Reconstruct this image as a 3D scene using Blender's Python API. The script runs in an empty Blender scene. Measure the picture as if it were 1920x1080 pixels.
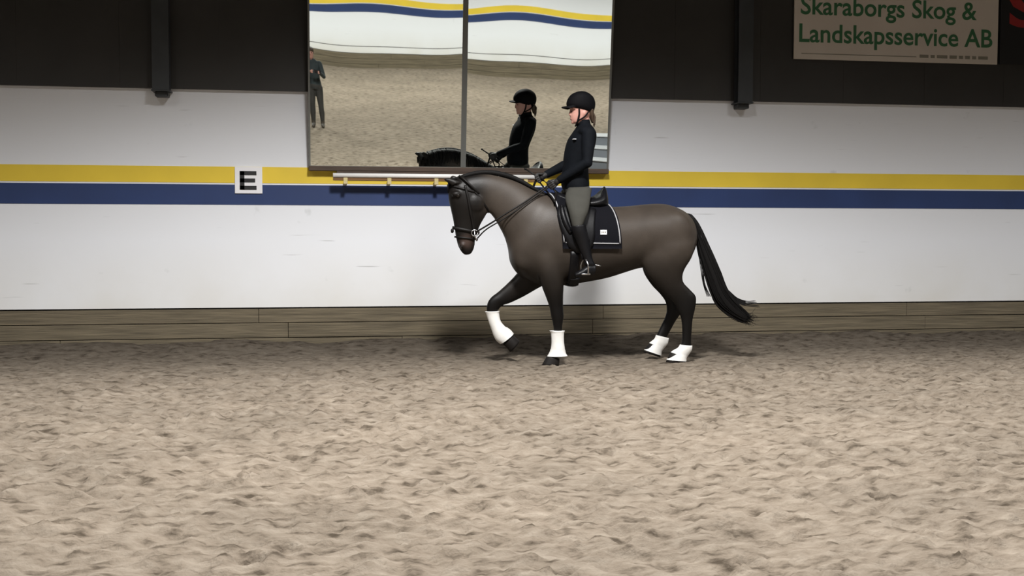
import bpy, math, random
import numpy as np
from mathutils import Vector, Matrix

random.seed(4)
S = bpy.context.scene
COL = S.collection
R = math.radians

# ------------------------------------------------------------------ camera
FOC = 2150.0                      # focal length for a 1920 px wide frame
cam_d = bpy.data.cameras.new('camera')
cam_d.sensor_width = 36.0
cam_d.lens = FOC / 1920 * 36.0
cam_d.clip_start = 0.01
cam = bpy.data.objects.new('camera', cam_d)
COL.objects.link(cam)
CM = Matrix.Rotation(-R(9.6), 4, 'Z') @ Matrix.Rotation(R(90 - 2.93), 4, 'X') @ Matrix.Rotation(R(.125), 4, 'Z')
EYE = Vector((0, 0, 1.28))
cam.matrix_world = Matrix.Translation(EYE) @ CM
S.camera = cam

# ------------------------------------------------------------------ world, lamps, exposure
S.view_settings.view_transform = 'Standard'
S.view_settings.look = 'None'
S.view_settings.gamma = 1.0
S.view_settings.use_curve_mapping = False
S.view_settings.exposure = 0.0
S.render.film_transparent = False
W = bpy.data.worlds.new('hall_air')
S.world = W
W.use_nodes = True
W.node_tree.nodes['Background'].inputs['Color'].default_value = (.9, .95, 1, 1)
W.node_tree.nodes['Background'].inputs['Strength'].default_value = .03


def lamp(x, y, z, power, half=77, blend=.35, col=(1, .985, .965)):
    """high-bay lamp with a reflector that cuts its light off towards the horizon"""
    d = bpy.data.lights.new('ceiling_lamp', 'SPOT')
    d.energy = power
    d.spot_size = R(2 * half)
    d.spot_blend = blend
    d.shadow_soft_size = .45
    d.color = col
    o = bpy.data.objects.new('ceiling_lamp', d)
    o.location = (x, y, z)
    COL.objects.link(o)
    return o


# rows of lamps hung along the hall
for lx, pw in ((-14.5, 700), (-8.6, 600), (-3.6, 450), (1.2, 2150), (6.0, 650), (11.0, 700), (17, 700)):
    lamp(lx, 6.4, 5.8, pw * 1.35, 68, .5)
for lx in (-12.0, -7.6, -3.2, 1.2, 5.6, 10.0, 14.4):
    lamp(lx, -6.0, 5.8, 1500, 71, .5)

YW = 12.44          # face of the painted kick wall
YH = 10.75          # the track the horse walks on (its middle plane)


def at(px, py, y):
    """point in the side elevation (drawing grid of the photograph) on the upright plane Y = y"""
    d = CM.to_3x3() @ Vector(((px - 960) / FOC, -(py - 540) / FOC, -1))
    return EYE + d * ((y - EYE.y) / d.y)


# ------------------------------------------------------------------ materials
def mat(name, col, rough=.6, metal=0.0, var=0.0, scale=8.0, bump=0.0, bscale=60.0, stretch=(1, 1, 1), sheen=0.0, spec=.5, attr=None):
    m = bpy.data.materials.new(name)
    m.use_nodes = True
    nt = m.node_tree
    b = nt.nodes['Principled BSDF']
    b.inputs['Base Color'].default_value = (*col, 1)
    b.inputs['Roughness'].default_value = rough
    b.inputs['Metallic'].default_value = metal
    b.inputs['Specular IOR Level'].default_value = spec
    if sheen:
        b.inputs['Sheen Weight'].default_value = sheen
    tc = nt.nodes.new('ShaderNodeTexCoord')
    mp = nt.nodes.new('ShaderNodeMapping')
    mp.inputs['Scale'].default_value = stretch
    nt.links.new(tc.outputs['Object'], mp.inputs['Vector'])
    src = None
    if attr:
        a = nt.nodes.new('ShaderNodeAttribute')
        a.attribute_name = attr
        src = a.outputs['Color']
        nt.links.new(src, b.inputs['Base Color'])
    if var:
        n = nt.nodes.new('ShaderNodeTexNoise')
        n.inputs['Scale'].default_value = scale
        n.inputs['Detail'].default_value = 5
        nt.links.new(mp.outputs[0], n.inputs['Vector'])
        mr = nt.nodes.new('ShaderNodeMapRange')
        mr.inputs['From Min'].default_value = .3
        mr.inputs['From Max'].default_value = .7
        mr.inputs['To Min'].default_value = 1 - var
        mr.inputs['To Max'].default_value = 1 + var
        nt.links.new(n.outputs['Fac'], mr.inputs['Value'])
        mx = nt.nodes.new('ShaderNodeVectorMath')
        mx.operation = 'SCALE'
        if src:
            nt.links.new(src, mx.inputs[0])
        else:
            mx.inputs[0].default_value = col
        nt.links.new(mr.outputs[0], mx.inputs['Scale'])
        nt.links.new(mx.outputs[0], b.inputs['Base Color'])
    if bump:
        n2 = nt.nodes.new('ShaderNodeTexNoise')
        n2.inputs['Scale'].default_value = bscale
        n2.inputs['Detail'].default_value = 4
        nt.links.new(mp.outputs[0], n2.inputs['Vector'])
        bp = nt.nodes.new('ShaderNodeBump')
        bp.inputs['Strength'].default_value = bump
        bp.inputs['Distance'].default_value = .01
        nt.links.new(n2.outputs['Fac'], bp.inputs['Height'])
        nt.links.new(bp.outputs[0], b.inputs['Normal'])
    return m


def wall_paint(name, col, dirt):
    """painted boards: splash dirt thickening towards the sand, thin scuffs and scratches"""
    m = mat(name, col, rough=.5, spec=.3)
    nt = m.node_tree
    b = nt.nodes['Principled BSDF']
    N, L = nt.nodes.new, nt.links.new
    geo = N('ShaderNodeNewGeometry')
    sep = N('ShaderNodeSeparateXYZ')
    L(geo.outputs['Position'], sep.inputs[0])
    # broad cloudy grime
    n = N('ShaderNodeTexNoise'); n.inputs['Scale'].default_value = 1.3; n.inputs['Detail'].default_value = 6
    L(geo.outputs['Position'], n.inputs['Vector'])
    hz = N('ShaderNodeMapRange')
    hz.inputs['From Min'].default_value = 1.15; hz.inputs['From Max'].default_value = .42
    hz.inputs['To Min'].default_value = 0; hz.inputs['To Max'].default_value = 1
    L(sep.outputs['Z'], hz.inputs['Value'])
    mu = N('ShaderNodeMath'); mu.operation = 'MULTIPLY_ADD'; mu.use_clamp = True
    L(hz.outputs[0], mu.inputs[0]); L(n.outputs['Fac'], mu.inputs[1]); mu.inputs[2].default_value = .0
    mixa = N('ShaderNodeMixRGB'); mixa.inputs[1].default_value = (*col, 1)
    mixa.inputs[2].default_value = (*dirt, 1)
    L(mu.outputs[0], mixa.inputs[0])
    # hoof and stirrup scuffs : short level dashes
    mp = N('ShaderNodeMapping'); mp.inputs['Scale'].default_value = (1.1, 1, 24)
    L(geo.outputs['Position'], mp.inputs['Vector'])
    n2 = N('ShaderNodeTexNoise'); n2.inputs['Scale'].default_value = 1.5; n2.inputs['Detail'].default_value = 2
    L(mp.outputs[0], n2.inputs['Vector'])
    r2 = N('ShaderNodeValToRGB')
    r2.color_ramp.elements[0].position = .735; r2.color_ramp.elements[0].color = (0, 0, 0, 1)
    r2.color_ramp.elements[1].position = .80; r2.color_ramp.elements[1].color = (.55, .55, .55, 1)
    L(n2.outputs['Fac'], r2.inputs[0])
    mixb = N('ShaderNodeMixRGB'); mixb.inputs[2].default_value = (.25, .25, .25, 1)
    L(r2.outputs[0], mixb.inputs[0]); L(mixa.outputs[0], mixb.inputs[1])
    # a few roundish smudges
    n3 = N('ShaderNodeTexNoise'); n3.inputs['Scale'].default_value = 4.2; n3.inputs['Detail'].default_value = 3
    L(geo.outputs['Position'], n3.inputs['Vector'])
    r3 = N('ShaderNodeValToRGB')
    r3.color_ramp.elements[0].position = .70; r3.color_ramp.elements[0].color = (0, 0, 0, 1)
    r3.color_ramp.elements[1].position = .80; r3.color_ramp.elements[1].color = (.4, .4, .4, 1)
    L(n3.outputs['Fac'], r3.inputs[0])
    mixc = N('ShaderNodeMixRGB'); mixc.inputs[2].default_value = (.4, .42, .42, 1)
    L(r3.outputs[0], mixc.inputs[0]); L(mixb.outputs[0], mixc.inputs[1])
    L(mixc.outputs[0], b.inputs['Base Color'])
    return m


M = {}
M['white'] = wall_paint('white_board_paint', (.77, .79, .83), (.60, .575, .51))
M['yellow'] = mat('yellow_paint', (.78, .57, .045), .5, var=.06, scale=2)
M['blue'] = mat('blue_paint', (.014, .036, .128), .5, var=.1, scale=2)
M['timber'] = mat('weathered_timber', (.125, .102, .066), .85, var=.35, scale=3.0, bump=.5, bscale=8, stretch=(.6, 6, 14))
M['clad'] = mat('dark_brown_sheet', (.025, .023, .021), .55, var=.15, scale=2)
M['steel'] = mat('dark_blue_grey_steel', (.030, .034, .038), .5, var=.15, scale=4)
M['mirror'] = mat('mirror_glass', (.82, .86, .81), .012, metal=1.0)
M['frame'] = mat('grey_metal_edge', (.16, .165, .155), .45, metal=.3)
M['ledge'] = mat('dark_brown_board', (.07, .045, .032), .7, var=.25, scale=5, stretch=(1, 1, 8))
M['railwhite'] = mat('white_lacquer', (.9, .89, .88), .4)
M['railwood'] = mat('brown_stained_wood', (.16, .075, .02), .6, var=.2, scale=6, stretch=(.5, 1, 5))
M['bracket'] = mat('cream_bracket', (.60, .50, .25), .5)
M['plate'] = mat('white_plastic', (.85, .85, .88), .4)
M['ink'] = mat('black_print', (.012, .012, .014), .5)
M['signwhite'] = mat('banner_cream', (.58, .53, .47), .6, var=.05, scale=1.5)
M['signgreen'] = mat('banner_green', (.035, .14, .06), .6)
M['signgrey'] = mat('banner_grey', (.22, .21, .17), .6)
M['signblack'] = mat('banner_black', (.008, .008, .009), .5)
M['signred'] = mat('banner_red', (.30, .02, .02), .5)
M['ceil'] = mat('hall_roof', (.10, .10, .10), .8)
M['leather'] = mat('black_leather', (.004, .004, .005), .42, bump=.12, bscale=120, spec=.25)
M['strap'] = mat('dark_brown_strap', (.006, .005, .0045), .5, spec=.2)
M['padcloth'] = mat('black_quilted_cloth', (.004, .004, .006), .85, bump=.3, bscale=90, spec=.1)
M['piping'] = mat('silver_grey_piping', (.30, .30, .31), .5)
M['metal'] = mat('polished_steel', (.55, .55, .56), .28, metal=1)
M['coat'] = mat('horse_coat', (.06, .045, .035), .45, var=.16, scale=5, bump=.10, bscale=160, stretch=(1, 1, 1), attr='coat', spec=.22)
M['hair'] = mat('black_horsehair', (.006, .0055, .0055), .6, bump=.4, bscale=120, stretch=(3, 3, .4), spec=.15)
M['hoof'] = mat('dark_hoof', (.012, .010, .009), .6, var=.2, scale=14, spec=.2)
M['eye'] = mat('dark_eye', (.006, .004, .003), .1)
M['bootwhite'] = mat('white_boot_leather', (.78, .77, .74), .55, var=.06, scale=12, bump=.15, bscale=80)
M['skin'] = mat('skin', (.52, .27, .22), .5, var=.08, scale=30)
M['lips'] = mat('lips', (.30, .09, .08), .5)
M['jacket'] = mat('black_softshell', (.0035, .0045, .0065), .8, var=.15, scale=9, bump=.35, bscale=16, spec=.1)
M['breeches'] = mat('grey_green_breeches', (.045, .044, .038), .85, spec=.2, var=.06, scale=12, bump=.2, bscale=22)
M['glove'] = mat('black_glove', (.008, .007, .007), .6)
M['helmet'] = mat('black_velvet_helmet', (.003, .003, .004), .75, spec=.12)
M['fairhair'] = mat('light_brown_hair', (.06, .038, .024), .6, var=.3, scale=40, stretch=(4, 4, .6))
M['greycloth'] = mat('dark_teal_coat', (.020, .030, .034), .75, var=.2, scale=6)
M['trouser'] = mat('dark_trousers', (.030, .028, .026), .8, var=.2, scale=6)
M['rubber'] = mat('brown_rubber', (.05, .04, .03), .6)
M['phone'] = mat('black_phone_glass', (.01, .01, .012), .15)
M['blockgrey'] = mat('grey_plastic', (.13, .14, .16), .5)
M['blocktread'] = mat('light_grey_tread', (.45, .46, .48), .5)

# sand: cloddy tint with the shade of small pits painted in, broad tone patches
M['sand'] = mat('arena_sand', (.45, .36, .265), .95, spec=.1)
nt = M['sand'].node_tree
N, L = nt.nodes.new, nt.links.new
bs = nt.nodes['Principled BSDF']
geo = N('ShaderNodeNewGeometry')
mpx = N('ShaderNodeMapping'); mpx.inputs['Scale'].default_value = (.5, 1, 1)      # draws the painted pit shade out along the hall
L(geo.outputs['Position'], mpx.inputs['Vector'])
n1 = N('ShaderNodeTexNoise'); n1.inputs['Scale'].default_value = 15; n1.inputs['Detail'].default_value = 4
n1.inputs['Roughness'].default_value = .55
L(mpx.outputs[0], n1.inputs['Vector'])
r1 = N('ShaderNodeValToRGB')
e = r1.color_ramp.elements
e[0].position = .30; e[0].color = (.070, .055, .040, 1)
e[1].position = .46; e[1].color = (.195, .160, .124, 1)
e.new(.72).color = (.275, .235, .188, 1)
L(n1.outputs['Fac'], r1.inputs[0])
n2 = N('ShaderNodeTexNoise'); n2.inputs['Scale'].default_value = 1.1; n2.inputs['Detail'].default_value = 4
L(geo.outputs['Position'], n2.inputs['Vector'])
m2 = N('ShaderNodeMapRange'); m2.inputs['From Min'].default_value = .3; m2.inputs['From Max'].default_value = .7
m2.inputs['To Min'].default_value = .86; m2.inputs['To Max'].default_value = 1.1
L(n2.outputs['Fac'], m2.inputs['Value'])
# the ridden track along the far wall is darker
sp = N('ShaderNodeSeparateXYZ'); L(geo.outputs['Position'], sp.inputs[0])
nw = N('ShaderNodeMath'); nw.operation = 'MULTIPLY_ADD'
L(n2.outputs['Fac'], nw.inputs[0]); nw.inputs[1].default_value = 1.6; L(sp.outputs['Y'], nw.inputs[2])
tr = N('ShaderNodeMapRange'); tr.inputs['From Min'].default_value = 10.4; tr.inputs['From Max'].default_value = 13.0
tr.inputs['To Min'].default_value = 1.0; tr.inputs['To Max'].default_value = .36
L(nw.outputs[0], tr.inputs['Value'])
mm = N('ShaderNodeMath'); mm.operation = 'MULTIPLY'; L(m2.outputs[0], mm.inputs[0]); L(tr.outputs[0], mm.inputs[1])
sc = N('ShaderNodeVectorMath'); sc.operation = 'SCALE'
L(r1.outputs[0], sc.inputs[0]); L(mm.outputs[0], sc.inputs['Scale'])
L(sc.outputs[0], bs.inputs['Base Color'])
n3 = N('ShaderNodeTexNoise'); n3.inputs['Scale'].default_value = 55; n3.inputs['Detail'].default_value = 4
L(geo.outputs['Position'], n3.inputs['Vector'])
bp = N('ShaderNodeBump'); bp.inputs['Strength'].default_value = .7; bp.inputs['Distance'].default_value = .012
L(n3.outputs['Fac'], bp.inputs['Height']); L(bp.outputs[0], bs.inputs['Normal'])


# ------------------------------------------------------------------ mesh helpers
def tag(o, label=None, cat=None, group=None, kind=None):
    if label: o['label'] = label
    if cat: o['category'] = cat
    if group: o['group'] = group
    if kind: o['kind'] = kind
    return o


def link(name, me, m=None, parent=None):
    o = bpy.data.objects.new(name, me)
    COL.objects.link(o)
    if m is not None:
        me.materials.clear()
        me.materials.append(m)
    if parent is not None:
        o.parent = parent
        o.matrix_parent_inverse = parent.matrix_world.inverted()
    return o


def empty(name, loc):
    o = bpy.data.objects.new(name, None)
    o.location = loc
    COL.objects.link(o)
    o.matrix_world = Matrix.Translation(loc)
    return o


class MB:
    """collects shapes into one mesh"""
    def __init__(s): s.v, s.f = [], []

    def add(s, vs, fs):
        k = len(s.v)
        s.v += [Vector(v) for v in vs]
        s.f += [tuple(i + k for i in f) for f in fs]
        return s

    def box(s, lo, hi, bev=0.0):
        x0, y0, z0 = lo; x1, y1, z1 = hi
        if not bev:
            vs = [(x0, y0, z0), (x1, y0, z0), (x1, y1, z0), (x0, y1, z0), (x0, y0, z1), (x1, y0, z1), (x1, y1, z1), (x0, y1, z1)]
            return s.add(vs, [(0, 3, 2, 1), (4, 5, 6, 7), (0, 1, 5, 4), (1, 2, 6, 5), (2, 3, 7, 6), (3, 0, 4, 7)])
        b = bev
        import bmesh
        bm = bmesh.new()
        bmesh.ops.create_cube(bm, size=1)
        for v in bm.verts:
            v.co = Vector(((x0 + x1) / 2 + v.co.x * (x1 - x0), (y0 + y1) / 2 + v.co.y * (y1 - y0), (z0 + z1) / 2 + v.co.z * (z1 - z0)))
        bmesh.ops.bevel(bm, geom=bm.edges[:], offset=b, segments=1, affect='EDGES')
        bm.verts.index_update()
        s.add([v.co.copy() for v in bm.verts], [tuple(v.index for v in f.verts) for f in bm.faces])
        bm.free()
        return s

    def loft(s, rings, seg=20, closed_ends=True):
        """rings: list of (A, B, hw): an ellipse whose one axis runs A to B, the other across it, half width hw"""
        vs, fs = [], []
        n = len(rings)
        for A, B, hw, side in rings:
            c = (A + B) / 2; a = (B - A) / 2
            for i in range(seg):
                t = 2 * math.pi * i / seg
                vs.append(c + a * math.cos(t) + side * (hw * math.sin(t)))
        for r in range(n - 1):
            for i in range(seg):
                j = (i + 1) % seg
                fs.append((r * seg + i, r * seg + j, (r + 1) * seg + j, (r + 1) * seg + i))
        if closed_ends:
            k = len(vs)
            for r, o in ((0, 1), (n - 1, n - 2)):
                c = (rings[r][0] + rings[r][1]) / 2
                vs.append(c)
            fs += [(k, (i + 1) % seg, i) for i in range(seg)]
            b = (n - 1) * seg
            fs += [(k + 1, b + i, b + (i + 1) % seg) for i in range(seg)]
        return s.add(vs, fs)

    def tube(s, pts, rad, seg=10, flat=None, ends=True):
        """round (or flattened) tube through points; rad a number or one per point"""
        pts = [Vector(p) for p in pts]
        n = len(pts)
        if not hasattr(rad, '__len__'): rad = [rad] * n
        vs, fs = [], []
        up = Vector((0, 0, 1))
        prev = None
        for k in range(n):
            t = (pts[min(k + 1, n - 1)] - pts[max(k - 1, 0)]).normalized()
            if prev is None:
                q = up if abs(t.dot(up)) < .9 else Vector((1, 0, 0))
                u = (q - t * q.dot(t)).normalized()
            else:
                u = (prev - t * prev.dot(t)).normalized()
            prev = u
            w = t.cross(u)
            if flat is not None:
                fa = (Vector(flat) - t * Vector(flat).dot(t)).normalized()   # thin along this direction
                u, w = fa, t.cross(fa)
                for i in range(seg):
                    a = 2 * math.pi * i / seg
                    vs.append(pts[k] + u * (rad[k] * .3 * math.cos(a)) + w * (rad[k] * math.sin(a)))
            else:
                for i in range(seg):
                    a = 2 * math.pi * i / seg
                    vs.append(pts[k] + (u * math.cos(a) + w * math.sin(a)) * rad[k])
        for r in range(n - 1):
            for i in range(seg):
                j = (i + 1) % seg
                fs.append((r * seg + i, r * seg + j, (r + 1) * seg + j, (r + 1) * seg + i))
        if ends:
            k = len(vs)
            vs += [pts[0], pts[-1]]
            fs += [(k, (i + 1) % seg, i) for i in range(seg)]
            b = (n - 1) * seg
            fs += [(k + 1, b + i, b + (i + 1) % seg) for i in range(seg)]
        return s.add(vs, fs)

    def ball(s, c, r, seg=14, rot=None):
        c = Vector(c)
        r = r if hasattr(r, '__len__') else (r, r, r)
        vs, fs = [], []
        rows = seg // 2
        for k in range(1, rows):
            ph = math.pi * k / rows
            for i in range(seg):
                t = 2 * math.pi * i / seg
                p = Vector((r[0] * math.sin(ph) * math.cos(t), r[1] * math.sin(ph) * math.sin(t), r[2] * math.cos(ph)))
                if rot: p = rot @ p
                vs.append(c + p)
        for k in range(rows - 2):
            for i in range(seg):
                j = (i + 1) % seg
                fs.append((k * seg + i, (k + 1) * seg + i, (k + 1) * seg + j, k * seg + j))
        a, b = Vector((0, 0, r[2])), Vector((0, 0, -r[2]))
        if rot: a, b = rot @ a, rot @ b
        m = len(vs)
        vs += [c + a, c + b]
        fs += [(m, i, (i + 1) % seg) for i in range(seg)]
        q = (rows - 2) * seg
        fs += [(m + 1, q + (i + 1) % seg, q + i) for i in range(seg)]
        return s.add(vs, fs)

    def limb(s, pts, rad, seg=14):
        s.tube(pts, rad, seg)
        for p, r in zip(pts, rad): s.ball(p, r, seg)
        return s

    def mesh(s, name, smooth=True):
        me = bpy.data.meshes.new(name)
        me.from_pydata([tuple(v) for v in s.v], [], s.f)
        me.update()
        if smooth: me.polygons.foreach_set('use_smooth', [True] * len(me.polygons))
        return me

    def build(s, name, m, parent=None, smooth=False):
        return link(name, s.mesh(name, smooth), m, parent)

    def fused(s, name, m, parent=None, voxel=.01, smooth=6, fac=.5):
        """grow all the shapes together into ONE continuous skin"""
        me = s.mesh(name)
        o = bpy.data.objects.new('tmp', me)
        COL.objects.link(o)
        r = o.modifiers.new('r', 'REMESH'); r.mode = 'VOXEL'; r.voxel_size = voxel
        if smooth:
            q = o.modifiers.new('s', 'SMOOTH'); q.iterations = smooth; q.factor = fac
        dg = bpy.context.evaluated_depsgraph_get()
        out = bpy.data.meshes.new_from_object(o.evaluated_get(dg))
        bpy.data.objects.remove(o)
        out.name = name
        out.polygons.foreach_set('use_smooth', [True] * len(out.polygons))
        return link(name, out, m, parent)


def spline(pts, n=8):
    """Catmull-Rom through points"""
    p = [Vector(q) for q in pts]
    p = [p[0] * 2 - p[1]] + p + [p[-1] * 2 - p[-2]]
    out = []
    for i in range(1, len(p) - 2):
        for k in range(n):
            t = k / n
            a, b, c, d = p[i - 1], p[i], p[i + 1], p[i + 2]
            out.append(.5 * (2 * b + (c - a) * t + (2 * a - 5 * b + 4 * c - d) * t * t + (3 * b - a - 3 * c + d) * t ** 3))
    out.append(p[-2])
    return out


def refine(rings, n=4):
    """smooth in-between rings"""
    A = spline([r[0] for r in rings], n); B = spline([r[1] for r in rings], n)
    Hs = spline([Vector((r[2], 0, 0)) for r in rings], n); Sd = spline([r[3] for r in rings], n)
    return [(a, b, max(h.x, .002), sd.normalized()) for a, b, h, sd in zip(A, B, Hs, Sd)]


SIDE = Vector((0, 1, 0))


def rg(x0, y0, x1, y1, hw, Y, side=SIDE):
    return (at(x0, y0, Y), at(x1, y1, Y), hw, side)


def text_mesh(body, width=None, height=None, offset=0.0, extrude=.002):
    c = bpy.data.curves.new('t', 'FONT')
    c.body = body; c.size = 1.0; c.offset = offset; c.extrude = 0
    c.resolution_u = 4
    o = bpy.data.objects.new('t', c)
    COL.objects.link(o)
    dg = bpy.context.evaluated_depsgraph_get()
    me = bpy.data.meshes.new_from_object(o.evaluated_get(dg))
    bpy.data.objects.remove(o)
    vs = np.array([v.co[:] for v in me.vertices])
    lo, hi = vs.min(0), vs.max(0)
    kx = width / (hi[0] - lo[0]) if width else 1
    kz = height / (hi[1] - lo[1]) if height else kx
    for v in me.vertices:
        x, y, _ = v.co
        v.co = ((x - lo[0]) * kx, 0, y * kz)
    me.update()
    return me


# ------------------------------------------------------------------ the hall
XL, XR, YN = -24.0, 32.0, -11.6      # ends of the hall, opposite wall
HALL = 6.4


def vnoise(x, y, seed):
    rs = np.random.RandomState(seed)
    T = rs.rand(256, 256)
    xi, yi = np.floor(x).astype(int), np.floor(y).astype(int)
    fx, fy = x - xi, y - yi
    fx, fy = fx * fx * (3 - 2 * fx), fy * fy * (3 - 2 * fy)
    a = T[xi % 256, yi % 256]; b = T[(xi + 1) % 256, yi % 256]
    c = T[xi % 256, (yi + 1) % 256]; d = T[(xi + 1) % 256, (yi + 1) % 256]
    return (a * (1 - fx) + b * fx) * (1 - fy) + (c * (1 - fx) + d * fx) * fy - .5


def make_floor():
    x0, x1, y0, y1, st = -4.2, 9.6, 3.0, 12.46, .018
    nx, ny = int((x1 - x0) / st) + 1, int((y1 - y0) / st) + 1
    xs, ys = np.linspace(x0, x1, nx), np.linspace(y0, y1, ny)
    X, Y = np.meshgrid(xs, ys)
    h = .020 * vnoise(X * 1.7 + 9, Y * 1.7, 1) + .030 * vnoise(X * 5.1, Y * 5.1, 2)
    h += .030 * vnoise(X * 11.3 + 3, Y * 11.3, 3) + .018 * vnoise(X * 23.1, Y * 23.1, 4) + .010 * vnoise(X * 44, Y * 44, 5)
    rs = np.random.RandomState(7)
    for _ in range(1500):                                   # hoof prints
        cx, cy = rs.uniform(x0, x1), rs.uniform(y0, 12.0)
        r = rs.uniform(.035, .075); dp = rs.uniform(.010, .030)
        i0, i1 = np.searchsorted(xs, [cx - 2 * r, cx + 2 * r]); j0, j1 = np.searchsorted(ys, [cy - 2 * r, cy + 2 * r])
        if i1 <= i0 or j1 <= j0: continue
        q = ((X[j0:j1, i0:i1] - cx) ** 2 + (Y[j0:j1, i0:i1] - cy) ** 2) / r ** 2
        h[j0:j1, i0:i1] += -dp * np.exp(-q * 1.6) + dp * .5 * np.exp(-(np.sqrt(q) - 1.35) ** 2 * 9)
    for _ in range(2600):                                   # kicked-up clods
        cx, cy = rs.uniform(x0, x1), rs.uniform(y0, 12.0)
        r = rs.uniform(.018, .04); hp = rs.uniform(.008, .022)
        i0, i1 = np.searchsorted(xs, [cx - 2 * r, cx + 2 * r]); j0, j1 = np.searchsorted(ys, [cy - 2 * r, cy + 2 * r])
        if i1 <= i0 or j1 <= j0: continue
        q = ((X[j0:j1, i0:i1] - cx) ** 2 + (Y[j0:j1, i0:i1] - cy) ** 2) / r ** 2
        h[j0:j1, i0:i1] += hp * np.exp(-q * 1.8)
    # smoother near the trodden track, a bank of sand against the boards
    cal = np.clip((Y - 9.6) / 1.6, 0, 1)
    h *= (1 - .45 * cal)
    b = np.clip((Y - 11.75) / .6, 0, 1)
    h += (b * b * (3 - 2 * b)) * (.085 + .06 * vnoise(X * 1.3, Y * 0, 11) + .04 * vnoise(X * 5, Y * 0, 12))
    # fade to the plain ground at the rim of the raked patch
    ed = np.minimum(np.minimum(X - x0, x1 - X), Y - y0)
    h *= np.clip(ed / .4, 0, 1)
    v = np.stack([X, Y, h], -1).reshape(-1, 3)
    idx = np.arange(nx * ny).reshape(ny, nx)
    q = np.stack([idx[:-1, :-1], idx[:-1, 1:], idx[1:, 1:], idx[1:, :-1]], -1).reshape(-1, 4)
    outer = [(XL, YN), (XR, YN), (XR, y0), (XL, y0), (x0, y0), (x1, y0), (XL, 12.5), (x0, 12.5), (x1, 12.5), (XR, 12.5)]
    k = len(v)
    v = np.concatenate([v, np.array([(a, b_, 0) for a, b_ in outer])])
    q = np.concatenate([q, np.array([(k, k + 1, k + 2, k + 3), (k + 3, k + 4, k + 7, k + 6), (k + 5, k + 2, k + 9, k + 8)])])
    me = bpy.data.meshes.new('floor')
    me.vertices.add(len(v)); me.vertices.foreach_set('co', v.ravel())
    me.loops.add(q.size); me.loops.foreach_set('vertex_index', q.ravel())
    me.polygons.add(len(q)); me.polygons.foreach_set('loop_start', np.arange(0, q.size, 4))
    me.update(calc_edges=True); me.validate()
    me.polygons.foreach_set('use_smooth', [True] * len(me.polygons))
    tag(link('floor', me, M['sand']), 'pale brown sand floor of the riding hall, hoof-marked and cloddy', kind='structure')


make_floor()


def kick_wall(name, y, s, label):
    """one long wall: white boards with a yellow and a blue band, dark sheeting above; s = +1 far side, -1 opposite side"""
    def bx(x0, x1, o0, o1, z0, z1):
        a, b = sorted((y - s * o0, y - s * o1))
        return MB().box((x0, a, z0), (x1, b, z1))
    top = 2.73
    w = bx(XL, XR, 0, -.06, .445, top).build(name, M['white'])
    tag(w, label, kind='structure')
    for nm, m, z0, z1 in (('yellow_band', 'yellow', 1.762, 1.932), ('blue_band', 'blue', 1.532, 1.744)):
        o = bx(XL, XR, .004, -.002, z0, z1).build(nm, M[m], w)
        o['label'] = nm.replace('_', ' ') + ' painted along the white boards'
    # dark ribbed sheeting above, hung a little in front
    c = MB()
    x = XL
    while x < XR:
        c.box((x, min(y - s * .05, y + s * .02), top), (min(x + .93, XR), max(y - s * .05, y + s * .02), HALL))
        c.box((x + .93, min(y - s * .053, y), top), (min(x + 1.0, XR), max(y - s * .053, y), HALL))
        x += 1.0
    c.build('upper_sheeting', M['clad'], w)['label'] = 'dark brown sheeting above the white boards'
    return w


wf = kick_wall('wall_far', YW, 1, 'white kick wall with yellow and blue bands behind the horse')
for zz, hh in ((4.05, .12),):
    MB().box((-4, YW - .068, zz - .06), (10, YW - .05, zz + .06)).build('sheeting_rail', M['steel'], wf)
wn = kick_wall('wall_near', YN, -1, 'opposite white kick wall, seen only in the mirror')
# timber foot of both walls: loose planks, one object each
for nm, y, s, xa, xb, lab in (('baseboard_far', YW, 1, -6.0, 12.0, 'weathered brown timber planks at the foot of the striped wall'),
                              ('baseboard_near', YN, -1, -6.0, 14.0, 'timber planks at the foot of the opposite wall')):
    back = MB().box((XL, min(y + s * .03, y + s * .09), -.05), (XR, max(y + s * .03, y + s * .09), .46)).build(nm, M['clad'])
    tag(back, lab, kind='structure')
    rows = ((-.03, .115), (.121, .275), (.281, .428))
    for ri, (z0, z1) in enumerate(rows):
        x = xa - ri * 1.3
        while x < xb:
            ln = 3.6 + random.uniform(-.5, .6)
            o = random.uniform(-.006, .008)
            MB().box((x + .002, min(y - s * o, y + s * .03), z0), (x + ln - .002, max(y - s * o, y + s * .03), z1), .004).build('plank', M['timber'], back)
            x += ln
# a thin dark joint across the lower boards of the opposite wall
MB().box((XL, YN, .625), (XR, YN + .006, .640)).build('board_joint', M['clad'], wn)
tag(MB().box((XL - .1, YN - .2, 0), (XL, YW + .2, HALL)).build('wall_left', M['white']), 'short end wall of the hall to the left, outside the view', kind='structure')
tag(MB().box((XR, YN - .2, 0), (XR + .1, YW + .2, HALL)).build('wall_right', M['white']), 'short end wall of the hall to the right, outside the view', kind='structure')
tag(MB().box((XL, YN - .2, HALL), (XR, YW + .2, HALL + .1)).build('ceiling', M['ceil']), 'dark roof of the riding hall', kind='structure')


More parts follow.
